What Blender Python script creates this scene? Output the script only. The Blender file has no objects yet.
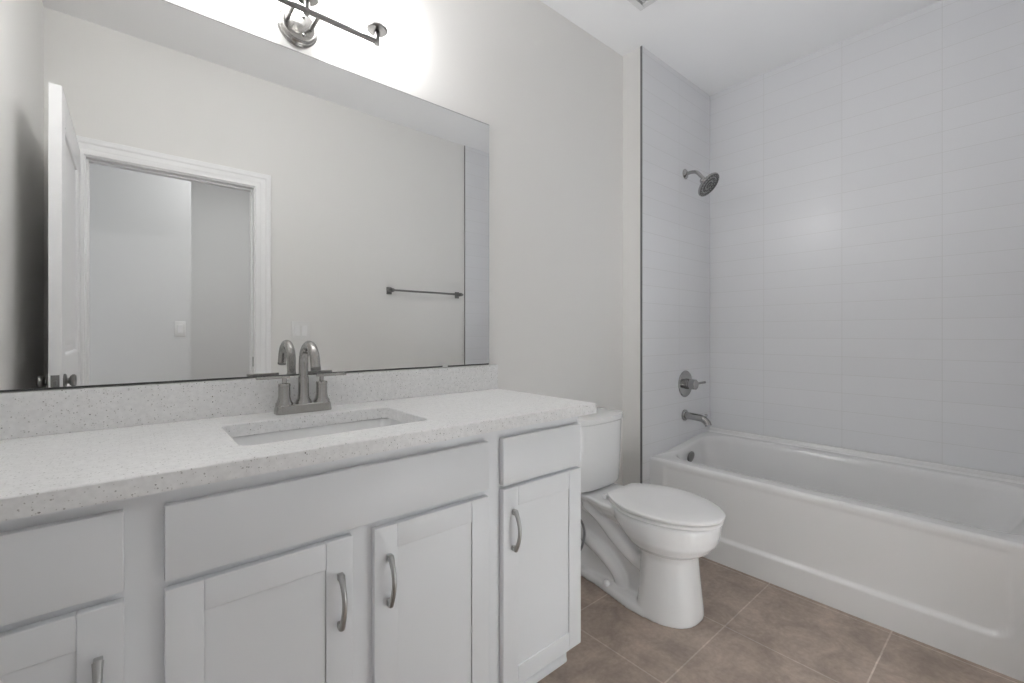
import bpy, bmesh, math
from mathutils import Vector, Matrix

C = bpy.context.scene.collection
PI = math.pi

# ------------------------------------------------------------------ camera, world, exposure
CAM_Y, CAM_Z = -1.5203, 1.134
cam_data = bpy.data.cameras.new('camera')
cam_data.sensor_width = 36.0
cam_data.lens = 445.234 / 1024 * 36.0
cam_data.shift_y = -8.0 / 1024
cam_data.clip_start = 0.01
cam = bpy.data.objects.new('camera', cam_data)
cam.location = (0.0, CAM_Y, CAM_Z)
cam.rotation_euler = (PI / 2, 0, -math.radians(40.5424))
C.objects.link(cam)
bpy.context.scene.camera = cam

world = bpy.data.worlds.new('world')
world.use_nodes = True
world.node_tree.nodes['Background'].inputs[0].default_value = (0.8, 0.85, 0.9, 1)
world.node_tree.nodes['Background'].inputs[1].default_value = 0.3
bpy.context.scene.world = world

vs = bpy.context.scene.view_settings
vs.view_transform = 'Standard'
vs.look = 'None'
vs.gamma = 1.0
vs.use_curve_mapping = False
vs.exposure = 1.9
BULB = 32.0
HALL_W = 2.7
CEIL_FILL_W = 0.85
LOW_W = 1.42

bpy.context.scene.cycles.use_denoising = True
bpy.context.scene.cycles.max_bounces = 14
bpy.context.scene.cycles.diffuse_bounces = 10
bpy.context.scene.cycles.glossy_bounces = 6
bpy.context.scene.cycles.transparent_max_bounces = 12
bpy.context.scene.cycles.sample_clamp_indirect = 8.0

# hallway ceiling lamp light, seen only through the mirror
hl = bpy.data.lights.new('hall_light', 'AREA')
hl.shape = 'DISK'; hl.size = 0.9; hl.energy = HALL_W; hl.color = (1.0, 1.0, 1.0)
hlo = bpy.data.objects.new('hall_light', hl)
hlo.location = (0.75, -2.3, 2.66)
C.objects.link(hlo)

# added fill light, no fixture: aimed up to brighten ceiling and room evenly
fl = bpy.data.lights.new('ceiling_bounce_fill', 'AREA')
fl.shape = 'DISK'; fl.size = 1.0; fl.spread = math.radians(105); fl.energy = CEIL_FILL_W; fl.color = (0.93, 0.97, 1.0)
flo = bpy.data.objects.new('ceiling_bounce_fill', fl)
flo.location = (1.9, -0.85, 0.62); flo.rotation_euler = (PI, 0, 0)
C.objects.link(flo)
# second added fill, unseen: bounces off the low door wall onto cabinet fronts
f2 = bpy.data.lights.new('wall_bounce_fill', 'AREA')
f2.shape = 'DISK'; f2.size = 0.5; f2.spread = math.radians(75); f2.energy = LOW_W; f2.color = (0.93, 0.97, 1.0)
f2o = bpy.data.objects.new('wall_bounce_fill', f2)
f2o.location = (1.25, -1.10, 0.30); f2o.rotation_euler = (-PI / 2, 0, 0)
C.objects.link(f2o)

# ------------------------------------------------------------------ room dimensions
CEIL = 2.715
XL, XB = -0.3216, 2.926          # left wall, tub back wall
X0, YT = 2.1312, -0.1254         # furred shower wall: left face, tiled face
YF = -1.602                      # door wall
DX0, DX1, DZ = -0.175, 0.573, 2.03   # door opening


# ------------------------------------------------------------------ materials
def nodes_of(name):
    m = bpy.data.materials.new(name); m.use_nodes = True
    nt = m.node_tree
    return m, nt, nt.nodes['Principled BSDF']


def plain(name, col, rough=0.5, metal=0.0, spec=0.5, coat=0.0, bump=None):
    m, nt, b = nodes_of(name)
    b.inputs['Base Color'].default_value = (*col, 1)
    b.inputs['Roughness'].default_value = rough
    b.inputs['Metallic'].default_value = metal
    b.inputs['Specular IOR Level'].default_value = spec
    b.inputs['Coat Weight'].default_value = coat
    b.inputs['Coat Roughness'].default_value = 0.05
    if bump:
        g = nt.nodes.new('ShaderNodeNewGeometry')
        n = nt.nodes.new('ShaderNodeTexNoise'); n.inputs['Scale'].default_value = bump[0]
        n.inputs['Detail'].default_value = 3
        bp = nt.nodes.new('ShaderNodeBump'); bp.inputs['Strength'].default_value = bump[1]
        bp.inputs['Distance'].default_value = 0.002
        nt.links.new(g.outputs['Position'], n.inputs['Vector'])
        nt.links.new(n.outputs['Fac'], bp.inputs['Height'])
        nt.links.new(bp.outputs['Normal'], b.inputs['Normal'])
    return m


M = {}
M['wall'] = plain('wall_paint', (0.78, 0.772, 0.755), 0.55, bump=(220, 0.10))
M['ceiling'] = plain('ceiling_paint', (0.84, 0.84, 0.845), 0.7, bump=(120, 0.18))
M['hall'] = plain('hall_paint', (0.74, 0.745, 0.745), 0.6, bump=(220, 0.08))
M['trim'] = plain('trim_paint', (0.86, 0.86, 0.865), 0.35)
M['cabinet'] = plain('cabinet_paint', (0.80, 0.815, 0.835), 0.38)
M['porcelain'] = plain('porcelain', (0.84, 0.845, 0.85), 0.12, coat=0.6)
M['seat'] = plain('seat_plastic', (0.88, 0.88, 0.88), 0.22)
M['acrylic'] = plain('tub_acrylic', (0.79, 0.79, 0.79), 0.16, coat=0.3)
M['nickel'] = plain('brushed_nickel', (0.43, 0.42, 0.405), 0.22, metal=1.0)
M['pull'] = plain('satin_pull_metal', (0.50, 0.50, 0.495), 0.30, metal=1.0)
M['dark_nickel'] = plain('dark_nickel', (0.27, 0.265, 0.26), 0.30, metal=1.0)
M['chrome'] = plain('chrome', (0.42, 0.415, 0.41), 0.13, metal=1.0)
M['grey'] = plain('vent_backing', (0.30, 0.30, 0.30), 0.6)
M['trim_metal_light'] = plain('tile_edge_satin', (0.36, 0.355, 0.345), 0.4, metal=1.0)
M['trim_metal'] = plain('tile_edge_metal', (0.24, 0.24, 0.24), 0.35, metal=1.0)
M['switch'] = plain('switch_plastic', (0.78, 0.78, 0.77), 0.3)
M['grille'] = plain('grille_plastic', (0.66, 0.66, 0.66), 0.5)
M['hose'] = plain('braided_hose', (0.25, 0.25, 0.26), 0.4, metal=0.7, bump=(900, 0.6))
M['mirror'] = plain('mirror_silver', (0.865, 0.87, 0.865), 0.0, metal=1.0)
M['channel'] = plain('mirror_channel_metal', (0.10, 0.10, 0.10), 0.4, metal=0.6)
M['nozzle'] = plain('nozzle_face', (0.075, 0.075, 0.075), 0.35, metal=0.3)


def glass_material():
    m = bpy.data.materials.new('clear_glass'); m.use_nodes = True
    nt = m.node_tree; nt.nodes.clear()
    out = nt.nodes.new('ShaderNodeOutputMaterial')
    tr = nt.nodes.new('ShaderNodeBsdfTransparent'); tr.inputs[0].default_value = (0.97, 0.975, 0.98, 1)
    gl = nt.nodes.new('ShaderNodeBsdfGlossy'); gl.inputs['Roughness'].default_value = 0.03
    fr = nt.nodes.new('ShaderNodeLayerWeight'); fr.inputs[0].default_value = 0.5
    pw = nt.nodes.new('ShaderNodeMath'); pw.operation = 'POWER'; pw.inputs[1].default_value = 5.0
    sc = nt.nodes.new('ShaderNodeMath'); sc.operation = 'MULTIPLY_ADD'; sc.inputs[1].default_value = 0.25; sc.inputs[2].default_value = 0.02
    nt.links.new(fr.outputs['Facing'], pw.inputs[0]); nt.links.new(pw.outputs[0], sc.inputs[0])
    mx = nt.nodes.new('ShaderNodeMixShader')
    nt.links.new(sc.outputs[0], mx.inputs[0]); nt.links.new(tr.outputs[0], mx.inputs[1])
    nt.links.new(gl.outputs[0], mx.inputs[2]); nt.links.new(mx.outputs[0], out.inputs[0])
    return m


M['glass'] = glass_material()


def bulb_material():
    m = bpy.data.materials.new('lit_bulb'); m.use_nodes = True
    nt = m.node_tree; nt.nodes.clear()
    out = nt.nodes.new('ShaderNodeOutputMaterial')
    e = nt.nodes.new('ShaderNodeEmission'); e.inputs[0].default_value = (1.0, 0.985, 0.97, 1)
    e.inputs[1].default_value = BULB
    nt.links.new(e.outputs[0], out.inputs[0])
    return m


M['bulb'] = bulb_material()


def axis_vector(nt, u, v, ou, ov):
    """world position -> (u - ou, v - ov, 0) for a brick texture"""
    g = nt.nodes.new('ShaderNodeNewGeometry')
    s = nt.nodes.new('ShaderNodeSeparateXYZ'); nt.links.new(g.outputs['Position'], s.inputs[0])
    c = nt.nodes.new('ShaderNodeCombineXYZ')
    for k, (ax, o) in enumerate(((u, ou), (v, ov))):
        a = nt.nodes.new('ShaderNodeMath'); a.operation = 'SUBTRACT'
        nt.links.new(s.outputs[ax], a.inputs[0]); a.inputs[1].default_value = o
        nt.links.new(a.outputs[0], c.inputs[k])
    return c.outputs[0], g


def brick(nt, vec, w, h, mortar):
    b = nt.nodes.new('ShaderNodeTexBrick')
    b.offset = 0.0; b.squash = 1.0
    b.inputs['Scale'].default_value = 1.0
    b.inputs['Brick Width'].default_value = w
    b.inputs['Row Height'].default_value = h
    b.inputs['Mortar Size'].default_value = mortar
    b.inputs['Mortar Smooth'].default_value = 0.25
    b.inputs['Bias'].default_value = 0.0
    nt.links.new(vec, b.inputs['Vector'])
    return b


def tile_material(name, axis, ou):
    m, nt, p = nodes_of(name)
    vec, g = axis_vector(nt, axis, 'Z', ou, 0.0235)
    b = brick(nt, vec, 0.3925, 0.0985, 0.0011)
    b.inputs['Color1'].default_value = (0.765, 0.77, 0.79, 1)
    b.inputs['Color2'].default_value = (0.78, 0.785, 0.805, 1)
    b.inputs['Mortar'].default_value = (0.67, 0.67, 0.67, 1)
    nt.links.new(b.outputs['Color'], p.inputs['Base Color'])
    n = nt.nodes.new('ShaderNodeTexNoise'); n.inputs['Scale'].default_value = 5.0
    nt.links.new(g.outputs['Position'], n.inputs['Vector'])
    ml = nt.nodes.new('ShaderNodeMath'); ml.operation = 'MULTIPLY_ADD'
    ml.inputs[1].default_value = -1.0
    nt.links.new(b.outputs['Fac'], ml.inputs[0])
    sc = nt.nodes.new('ShaderNodeMath'); sc.operation = 'MULTIPLY'; sc.inputs[1].default_value = 0.6
    nt.links.new(n.outputs['Fac'], sc.inputs[0]); nt.links.new(sc.outputs[0], ml.inputs[2])
    bp = nt.nodes.new('ShaderNodeBump'); bp.inputs['Strength'].default_value = 0.35
    bp.inputs['Distance'].default_value = 0.001
    nt.links.new(ml.outputs[0], bp.inputs['Height']); nt.links.new(bp.outputs[0], p.inputs['Normal'])
    p.inputs['Roughness'].default_value = 0.27
    p.inputs['Specular IOR Level'].default_value = 0.36
    return m


M['tile_end'] = tile_material('white_tile_end', 'X', XB - 0.3925 * 10 - 0.004)
M['tile_long'] = tile_material('white_tile_long', 'Y', -0.064 - 0.3925 * 10)


def floor_material():
    m, nt, p = nodes_of('taupe_floor_tile')
    vec, g = axis_vector(nt, 'X', 'Y', 1.31 - 0.437 * 20, -0.745 - 0.427 * 20)
    b = brick(nt, vec, 0.437, 0.427, 0.0028)
    b.inputs['Color1'].default_value = (0.405, 0.330, 0.280, 1)
    b.inputs['Color2'].default_value = (0.445, 0.364, 0.310, 1)
    b.inputs['Mortar'].default_value = (0.58, 0.50, 0.445, 1)
    n1 = nt.nodes.new('ShaderNodeTexNoise'); n1.inputs['Scale'].default_value = 6.0
    n1.inputs['Detail'].default_value = 8; n1.inputs['Roughness'].default_value = 0.68
    n1.inputs['Distortion'].default_value = 0.6
    nt.links.new(g.outputs['Position'], n1.inputs['Vector'])
    r = nt.nodes.new('ShaderNodeValToRGB')
    r.color_ramp.elements[0].position = 0.34; r.color_ramp.elements[0].color = (0.72, 0.71, 0.70, 1)
    r.color_ramp.elements[1].position = 0.68; r.color_ramp.elements[1].color = (1.22, 1.21, 1.20, 1)
    nt.links.new(n1.outputs['Fac'], r.inputs[0])
    n2 = nt.nodes.new('ShaderNodeTexNoise'); n2.inputs['Scale'].default_value = 60.0
    n2.inputs['Detail'].default_value = 4
    nt.links.new(g.outputs['Position'], n2.inputs['Vector'])
    r2 = nt.nodes.new('ShaderNodeValToRGB')
    r2.color_ramp.elements[0].position = 0.3; r2.color_ramp.elements[0].color = (0.90, 0.90, 0.90, 1)
    r2.color_ramp.elements[1].position = 0.7; r2.color_ramp.elements[1].color = (1.08, 1.08, 1.08, 1)
    nt.links.new(n2.outputs['Fac'], r2.inputs[0])
    x1 = nt.nodes.new('ShaderNodeMix'); x1.data_type = 'RGBA'; x1.blend_type = 'MULTIPLY'; x1.inputs[0].default_value = 1
    x2 = nt.nodes.new('ShaderNodeMix'); x2.data_type = 'RGBA'; x2.blend_type = 'MULTIPLY'; x2.inputs[0].default_value = 1
    nt.links.new(b.outputs['Color'], x1.inputs[6]); nt.links.new(r.outputs[0], x1.inputs[7])
    nt.links.new(x1.outputs[2], x2.inputs[6]); nt.links.new(r2.outputs[0], x2.inputs[7])
    nt.links.new(x2.outputs[2], p.inputs['Base Color'])
    p.inputs['Roughness'].default_value = 0.42
    bp = nt.nodes.new('ShaderNodeBump'); bp.inputs['Strength'].default_value = 0.3; bp.invert = True
    bp.inputs['Distance'].default_value = 0.001
    nt.links.new(b.outputs['Fac'], bp.inputs['Height']); nt.links.new(bp.outputs[0], p.inputs['Normal'])
    return m


M['floor'] = floor_material()


def quartz_material():
    m, nt, p = nodes_of('speckled_quartz')
    g = nt.nodes.new('ShaderNodeNewGeometry')
    col = None
    last = None
    base = nt.nodes.new('ShaderNodeTexNoise'); base.inputs['Scale'].default_value = 90
    nt.links.new(g.outputs['Position'], base.inputs['Vector'])
    br = nt.nodes.new('ShaderNodeValToRGB')
    br.color_ramp.elements[0].position = 0.35; br.color_ramp.elements[0].color = (0.80, 0.80, 0.80, 1)
    br.color_ramp.elements[1].position = 0.65; br.color_ramp.elements[1].color = (0.87, 0.87, 0.87, 1)
    nt.links.new(base.outputs['Fac'], br.inputs[0])
    last = br.outputs[0]
    # (cell scale, fleck radius, share of cells with a fleck, colour)
    for sc, rad, share, c in ((150, 0.22, 0.30, (0.50, 0.49, 0.48)), (230, 0.24, 0.34, (0.62, 0.61, 0.60)),
                              (95, 0.13, 0.22, (0.30, 0.29, 0.29)), (52, 0.075, 0.12, (0.07, 0.07, 0.07))):
        v = nt.nodes.new('ShaderNodeTexVoronoi'); v.inputs['Scale'].default_value = sc
        nt.links.new(g.outputs['Position'], v.inputs['Vector'])
        lt = nt.nodes.new('ShaderNodeMath'); lt.operation = 'LESS_THAN'; lt.inputs[1].default_value = rad
        nt.links.new(v.outputs['Distance'], lt.inputs[0])
        sp = nt.nodes.new('ShaderNodeSeparateXYZ'); nt.links.new(v.outputs['Color'], sp.inputs[0])
        l2 = nt.nodes.new('ShaderNodeMath'); l2.operation = 'LESS_THAN'; l2.inputs[1].default_value = share
        nt.links.new(sp.outputs[0], l2.inputs[0])
        mu = nt.nodes.new('ShaderNodeMath'); mu.operation = 'MULTIPLY'
        nt.links.new(lt.outputs[0], mu.inputs[0]); nt.links.new(l2.outputs[0], mu.inputs[1])
        mx = nt.nodes.new('ShaderNodeMix'); mx.data_type = 'RGBA'
        nt.links.new(mu.outputs[0], mx.inputs[0]); nt.links.new(last, mx.inputs[6])
        mx.inputs[7].default_value = (*c, 1)
        last = mx.outputs[2]
    nt.links.new(last, p.inputs['Base Color'])
    p.inputs['Roughness'].default_value = 0.28
    return m


M['quartz'] = quartz_material()


# ------------------------------------------------------------------ mesh helpers
class MB:
    """collects shapes in world coordinates and links them as one mesh object"""
    def __init__(self):
        self.bm = bmesh.new()

    def box(self, x0, x1, y0, y1, z0, z1, bevel=0.0, seg=2):
        if x0 > x1: x0, x1 = x1, x0
        if y0 > y1: y0, y1 = y1, y0
        if z0 > z1: z0, z1 = z1, z0
        b = bmesh.new()
        bmesh.ops.create_cube(b, size=1.0)
        for v in b.verts:
            v.co = Vector(((x0 + x1) / 2 + v.co.x * (x1 - x0), (y0 + y1) / 2 + v.co.y * (y1 - y0),
                           (z0 + z1) / 2 + v.co.z * (z1 - z0)))
        if bevel > 0:
            bmesh.ops.bevel(b, geom=list(b.edges), offset=bevel, segments=seg, profile=0.5, affect='EDGES')
        self.add(b)
        return self

    def add(self, b, mat=None):
        if mat is not None: bmesh.ops.transform(b, matrix=mat, verts=list(b.verts))
        me = bpy.data.meshes.new('tmp'); b.to_mesh(me); b.free()
        self.bm.from_mesh(me); bpy.data.meshes.remove(me)

    def loft(self, rings, cap0=True, cap1=True, closed=True):
        bm = self.bm
        vr = [[bm.verts.new(Vector(p)) for p in r] for r in rings]
        n = len(vr[0])
        for a, b in zip(vr, vr[1:]):
            for i in range(n if closed else n - 1):
                j = (i + 1) % n
                bm.faces.new((a[i], a[j], b[j], b[i]))
        if cap0: bm.faces.new(list(reversed(vr[0])))
        if cap1: bm.faces.new(vr[-1])
        return self

    def tube(self, pts, r, n=14, flat=1.0, up=None):
        """sweep a circle (or an oval: flat scales one axis) along points; r may be a list"""
        pts = [Vector(p) for p in pts]
        rr = r if isinstance(r, (list, tuple)) else [r] * len(pts)
        rings = []
        prev = None
        for i, p in enumerate(pts):
            t = (pts[min(i + 1, len(pts) - 1)] - pts[max(i - 1, 0)]).normalized()
            if prev is None:
                ref = Vector(up) if up else (Vector((0, 0, 1)) if abs(t.z) < 0.9 else Vector((1, 0, 0)))
            else:
                ref = prev
            u = (ref - t * ref.dot(t)).normalized(); w = t.cross(u).normalized(); prev = u
            rings.append([p + u * (rr[i] * math.cos(2 * PI * k / n)) + w * (rr[i] * flat * math.sin(2 * PI * k / n)) for k in range(n)])
        self.loft(rings)
        return self

    def lathe(self, base, axis, prof, n=32):
        """prof: (distance along axis, radius)"""
        a = Vector(axis).normalized(); base = Vector(base)
        ref = Vector((0, 0, 1)) if abs(a.z) < 0.9 else Vector((1, 0, 0))
        u = (ref - a * ref.dot(a)).normalized(); w = a.cross(u)
        rings = [[base + a * d + u * (r * math.cos(2 * PI * k / n)) + w * (r * math.sin(2 * PI * k / n)) for k in range(n)] for d, r in prof]
        self.loft(rings)
        return self

    def sphere(self, c, r, sz=1.0, seg=20):
        b = bmesh.new(); bmesh.ops.create_uvsphere(b, u_segments=seg, v_segments=seg // 2, radius=r)
        self.add(b, Matrix.Translation(Vector(c)) @ Matrix.Diagonal((1, 1, sz, 1)))
        return self

    def build(self, name, mat, parent=None, root=None, smooth=None, bevel=None):
        bmesh.ops.remove_doubles(self.bm, verts=list(self.bm.verts), dist=1e-6)
        bmesh.ops.recalc_face_normals(self.bm, faces=list(self.bm.faces))
        r = root if root is not None else parent
        if r is not None:
            org = Vector(r['org'])
        else:
            co = [v.co for v in self.bm.verts]
            org = Vector(((min(c.x for c in co) + max(c.x for c in co)) / 2, (min(c.y for c in co) + max(c.y for c in co)) / 2, min(c.z for c in co)))
        for v in self.bm.verts: v.co -= org
        me = bpy.data.meshes.new(name); self.bm.to_mesh(me); self.bm.free()
        me.materials.append(mat)
        if smooth is not None:
            me.shade_smooth()
            me.set_sharp_from_angle(angle=math.radians(smooth))
        o = bpy.data.objects.new(name, me); C.objects.link(o)
        if parent is not None:
            o.parent = parent; o['org'] = list(org)
        else:
            o.location = org; o['org'] = list(org)
        if bevel:
            md = o.modifiers.new('bevel', 'BEVEL'); md.width = bevel; md.segments = 2; md.limit_method = 'ANGLE'
            md.angle_limit = math.radians(40)
        return o


def thing(name, label, cat, loc, group=None):
    o = bpy.data.objects.new(name, None); C.objects.link(o)
    o.empty_display_size = 0.05
    o.location = loc; o['org'] = list(loc)
    return tag(o, label, cat, group)


def tag(o, label, cat, group=None):
    o['label'] = label; o['category'] = cat
    if group: o['group'] = group
    return o


def struct(o, label=None):
    o['kind'] = 'structure'
    if label: o['label'] = label
    return o


def arc(c, r, a0, a1, n, plane='yz'):
    out = []
    for i in range(n + 1):
        a = math.radians(a0 + (a1 - a0) * i / n)
        d = (r * math.cos(a), r * math.sin(a))
        out.append((c[0], c[1] + d[0], c[2] + d[1]) if plane == 'yz' else (c[0] + d[0], c[1], c[2] + d[1]))
    return out


def smoothstep(a, b, x):
    t = max(0.0, min(1.0, (x - a) / (b - a)))
    return t * t * (3 - 2 * t)


def spline(pts, n=8):
    """Catmull-Rom through points"""
    P = [Vector(p) for p in pts]; P = [2 * P[0] - P[1]] + P + [2 * P[-1] - P[-2]]
    out = []
    for i in range(1, len(P) - 2):
        for k in range(n):
            t = k / n
            out.append(0.5 * (2 * P[i] + (P[i + 1] - P[i - 1]) * t + (2 * P[i - 1] - 5 * P[i] + 4 * P[i + 1] - P[i + 2]) * t * t
                              + (3 * P[i] - P[i - 1] - 3 * P[i + 1] + P[i + 2]) * t ** 3))
    out.append(P[-2])
    return out


def rounded_rect(x0, x1, y0, y1, r, z, n=8):
    out = []
    for cx, cy, a in ((x1 - r, y1 - r, 0), (x0 + r, y1 - r, 90), (x0 + r, y0 + r, 180), (x1 - r, y0 + r, 270)):
        for k in range(n + 1):
            t = math.radians(a + 90 * k / n)
            out.append((cx + r * math.cos(t), cy + r * math.sin(t), z))
    return out


# ------------------------------------------------------------------ the room shell
EXT_X0, EXT_X1, EXT_Y = -1.3, 3.04, -3.55
struct(MB().box(EXT_X0, EXT_X1, EXT_Y, 0.12, -0.06, 0.0).build('floor', M['floor']), 'taupe square floor tiles with pale grout')
struct(MB().box(EXT_X0, EXT_X1, EXT_Y, 0.12, CEIL, CEIL + 0.06).build('ceiling', M['ceiling']), 'white ceiling')
struct(MB().box(XL - 0.1, X0, 0.0, 0.12, 0.0, CEIL).build('wall_back', M['wall']), 'warm white painted wall behind the vanity')
struct(MB().box(XL - 0.1, XL, YF - 0.115, 0.0, 0.0, CEIL).build('wall_left', M['wall']), 'painted side wall behind the open door')
struct(MB().box(X0, EXT_X1, YT + 0.010, 0.12, 0.0, CEIL).build('wall_alcove', M['wall']), 'painted return of the shower alcove')
struct(MB().box(X0 + 0.004, XB, YT, YT + 0.010, 0.0, CEIL).build('wall_shower', M['tile_end']), 'glossy white tiled wall behind the shower head')
struct(MB().box(XB, EXT_X1, YF - 0.115, YT + 0.010, 0.0, CEIL).build('wall_right', M['tile_long']), 'glossy white tiled wall along the tub')
mb = MB()
g = 0.018
mb.box(XL, DX0 - g, YF - 0.115, YF, 0, CEIL)
mb.box(DX1 + g, XB, YF - 0.115, YF, 0, CEIL)
mb.box(DX0 - g, DX1 + g, YF - 0.115, YF, DZ + g, CEIL)
struct(mb.build('wall_front', M['wall']), 'painted wall with the doorway, facing the mirror')
struct(MB().box(X0 + 0.004, XB, YF, YF + 0.009, 0.0, CEIL).build('wall_tub_end', M['tile_end']), 'white tiled end wall at the foot of the tub')
# metal tile edges
struct(MB().box(X0 - 0.001, X0 + 0.004, YT - 0.0015, YT + 0.010, 0.0, CEIL, 0.0008, 1).build('trim_1', M['trim_metal']), 'dark metal tile edge by the shower wall')
struct(MB().box(X0 - 0.001, X0 + 0.004, YF, YF + 0.0105, 0.0, CEIL, 0.0008, 1).build('trim_2', M['trim_metal_light']), 'dark metal tile edge seen in the mirror')
# baseboards
struct(MB().box(1.166, X0, -0.014, 0.0, 0.0, 0.115, 0.004).build('baseboard_back', M['trim']))
struct(MB().box(0.573 + 0.095, X0 - 0.006, YF, YF + 0.014, 0.0, 0.115, 0.004).build('baseboard_front', M['trim']))
struct(MB().box(XL, XL + 0.014, YF, -0.56, 0.0, 0.115, 0.004).build('baseboard_left', M['trim']))
# hallway beyond the door
HCX = 0.359
struct(MB().box(EXT_X0, HCX, -2.9, -2.8, 0, CEIL).build('wall_hall_near', M['hall']), 'hall wall seen through the doorway')
struct(MB().box(HCX - 0.1, EXT_X1, EXT_Y, -3.45, 0, CEIL).build('wall_hall_far', M['hall']), 'deeper hall wall seen through the doorway')
struct(MB().box(HCX - 0.1, HCX, -3.45, -2.9, 0, CEIL).build('wall_hall_return', M['hall']))
struct(MB().box(EXT_X0, EXT_X0 + 0.1, -2.8, YF - 0.115, 0, CEIL).build('wall_hall_left', M['hall']))
struct(MB().box(1.75, 1.85, -3.45, YF - 0.115, 0, CEIL).build('wall_hall_right', M['hall']))

# door jamb with stops
mb = MB()
mb.box(DX0 - g, DX0, YF - 0.115, YF, 0, DZ + g)
mb.box(DX1, DX1 + g, YF - 0.115, YF, 0, DZ + g)
mb.box(DX0, DX1, YF - 0.115, YF, DZ, DZ + g)
mb.box(DX0, DX0 + 0.010, YF - 0.075, YF - 0.040, 0, DZ)
mb.box(DX1 - 0.010, DX1, YF - 0.075, YF - 0.040, 0, DZ)
mb.box(DX0 + 0.010, DX1 - 0.010, YF - 0.075, YF - 0.040, DZ - 0.010, DZ)
struct(mb.build('trim_3', M['trim'], bevel=0.001), 'white door jamb with stops')


def casing(name, side, label):
    """moulded door casing: profile (offset from the opening, thickness) swept with mitres"""
    prof = [(0.006, 0.0), (0.006, 0.010), (0.010, 0.012), (0.030, 0.0135), (0.036, 0.016), (0.058, 0.017), (0.066, 0.0205), (0.088, 0.021), (0.091, 0.018), (0.091, 0.0)]
    y = YF if side > 0 else YF - 0.115
    rings = []
    for cx, cz, sx, sz in ((DX0, 0.0, -1, 0), (DX0, DZ, -1, 1), (DX1, DZ, 1, 1), (DX1, 0.0, 1, 0)):
        rings.append([(cx + sx * o, y + side * t, cz + sz * o) for o, t in prof])
    return struct(MB().loft(rings).build(name, M['trim'], smooth=20), label)


casing('trim_4', 1, 'white moulded door casing reflected in the mirror')
casing('trim_5', -1, 'white moulded door casing on the hall side')


# ------------------------------------------------------------------ the open door
def make_door():
    y0, y1 = YF + 0.024, YF + 0.024 + 0.775      # hinge end, free end
    x0, x1 = -0.228, -0.193
    d = struct(bpy.data.objects.new('door_1', None)); C.objects.link(d)
    d.location = (x1, y0, 0.01); d['org'] = [x1, y0, 0.01]
    d['label'] = 'white two-panel door standing open against the left wall'
    zt, zb = 2.042, 0.012
    st = 0.105
    mb = MB()
    mb.box(x0, x1, y0, y0 + st, zb, zt); mb.box(x0, x1, y1 - st, y1, zb, zt)
    for a, b in ((zb, 0.22), (0.90, 1.045), (zt - 0.115, zt)):
        mb.box(x0, x1, y0 + st, y1 - st, a, b)
    for a, b in ((0.22, 0.90), (1.045, zt - 0.115)):
        ya, yb = y0 + st, y1 - st
        for xs, sg in ((x1, -1), (x0, 1)):            # sloped moulding into the flat panel, both faces
            def ring(o, dep):
                return [(xs + sg * dep, ya + o, a + o), (xs + sg * dep, yb - o, a + o), (xs + sg * dep, yb - o, b - o), (xs + sg * dep, ya + o, b - o)]
            mb.loft([ring(0, 0.0), ring(0.010, 0.003), ring(0.014, 0.010), ring(0.040, 0.010), ring(0.062, 0.005)], cap0=False, cap1=True)
    mb.build('door_slab', M['trim'], d, bevel=0.0012)
    # latch plate on the free edge, lever set on the face
    mb = MB(); mb.box(x0 + 0.006, x1 - 0.006, y1, y1 + 0.0015, 0.925, 0.982, 0.0005)
    mb.box(x0 + 0.012, x1 - 0.012, y1, y1 + 0.010, 0.945, 0.962, 0.002)
    mb.build('latch_plate', M['dark_nickel'], d, smooth=30)
    for xs, sg in ((x1, 1), (x0, -1)):
        h = MB().lathe((xs, y1 - 0.062, 0.955), (sg, 0, 0), [(0, 0.027), (0.005, 0.027), (0.008, 0.023), (0.010, 0.011), (0.014, 0.011), (0.018, 0.019), (0.024, 0.024), (0.030, 0.024), (0.034, 0.019), (0.035, 0.0)], 28)
        h.build('door_handle', M['dark_nickel'], d, smooth=40)
    for z in (0.25, 1.02, 1.80):
        MB().tube([(x0 - 0.004, y0 - 0.002, z - 0.045), (x0 - 0.004, y0 - 0.002, z + 0.045)], 0.005).build('hinge', M['dark_nickel'], d, smooth=40)
    return d


make_door()
tag(MB().box(DX1 - 0.0012, DX1 + 0.0005, YF - 0.034, YF - 0.008, 0.93, 0.99, 0.0004).build('strike_plate', M['dark_nickel']),
    'small dark metal strike plate on the door jamb', 'strike plate')


# ------------------------------------------------------------------ mirror
MX0, MX1, MZ0, MZ1 = XL + 0.003, 1.1675, 1.0050, 2.027
t = thing('wall_mirror', 'large frameless rectangular mirror on the wall above the vanity', 'mirror', ((MX0 + MX1) / 2, 0, MZ0))
MB().box(MX0, MX1, -0.0055, -0.001, MZ0, MZ1, 0.0008, 1).build('mirror_glass', M['mirror'], t)
MB().box(MX0, MX1 - 0.004, -0.0075, -0.0008, MZ0 - 0.0035, MZ0 + 0.0008).build('bottom_channel', M['channel'], t)
MB().box(MX0, MX1, -0.0065, -0.0008, MZ1 - 0.0005, MZ1 + 0.0018).build('top_channel', M['pull'], t)
for x in (0.945,):
    MB().box(x - 0.012, x + 0.012, -0.0095, -0.0056, MZ0 - 0.003, MZ0 + 0.006, 0.001).build('mirror_clip', M['switch'], t)


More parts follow.
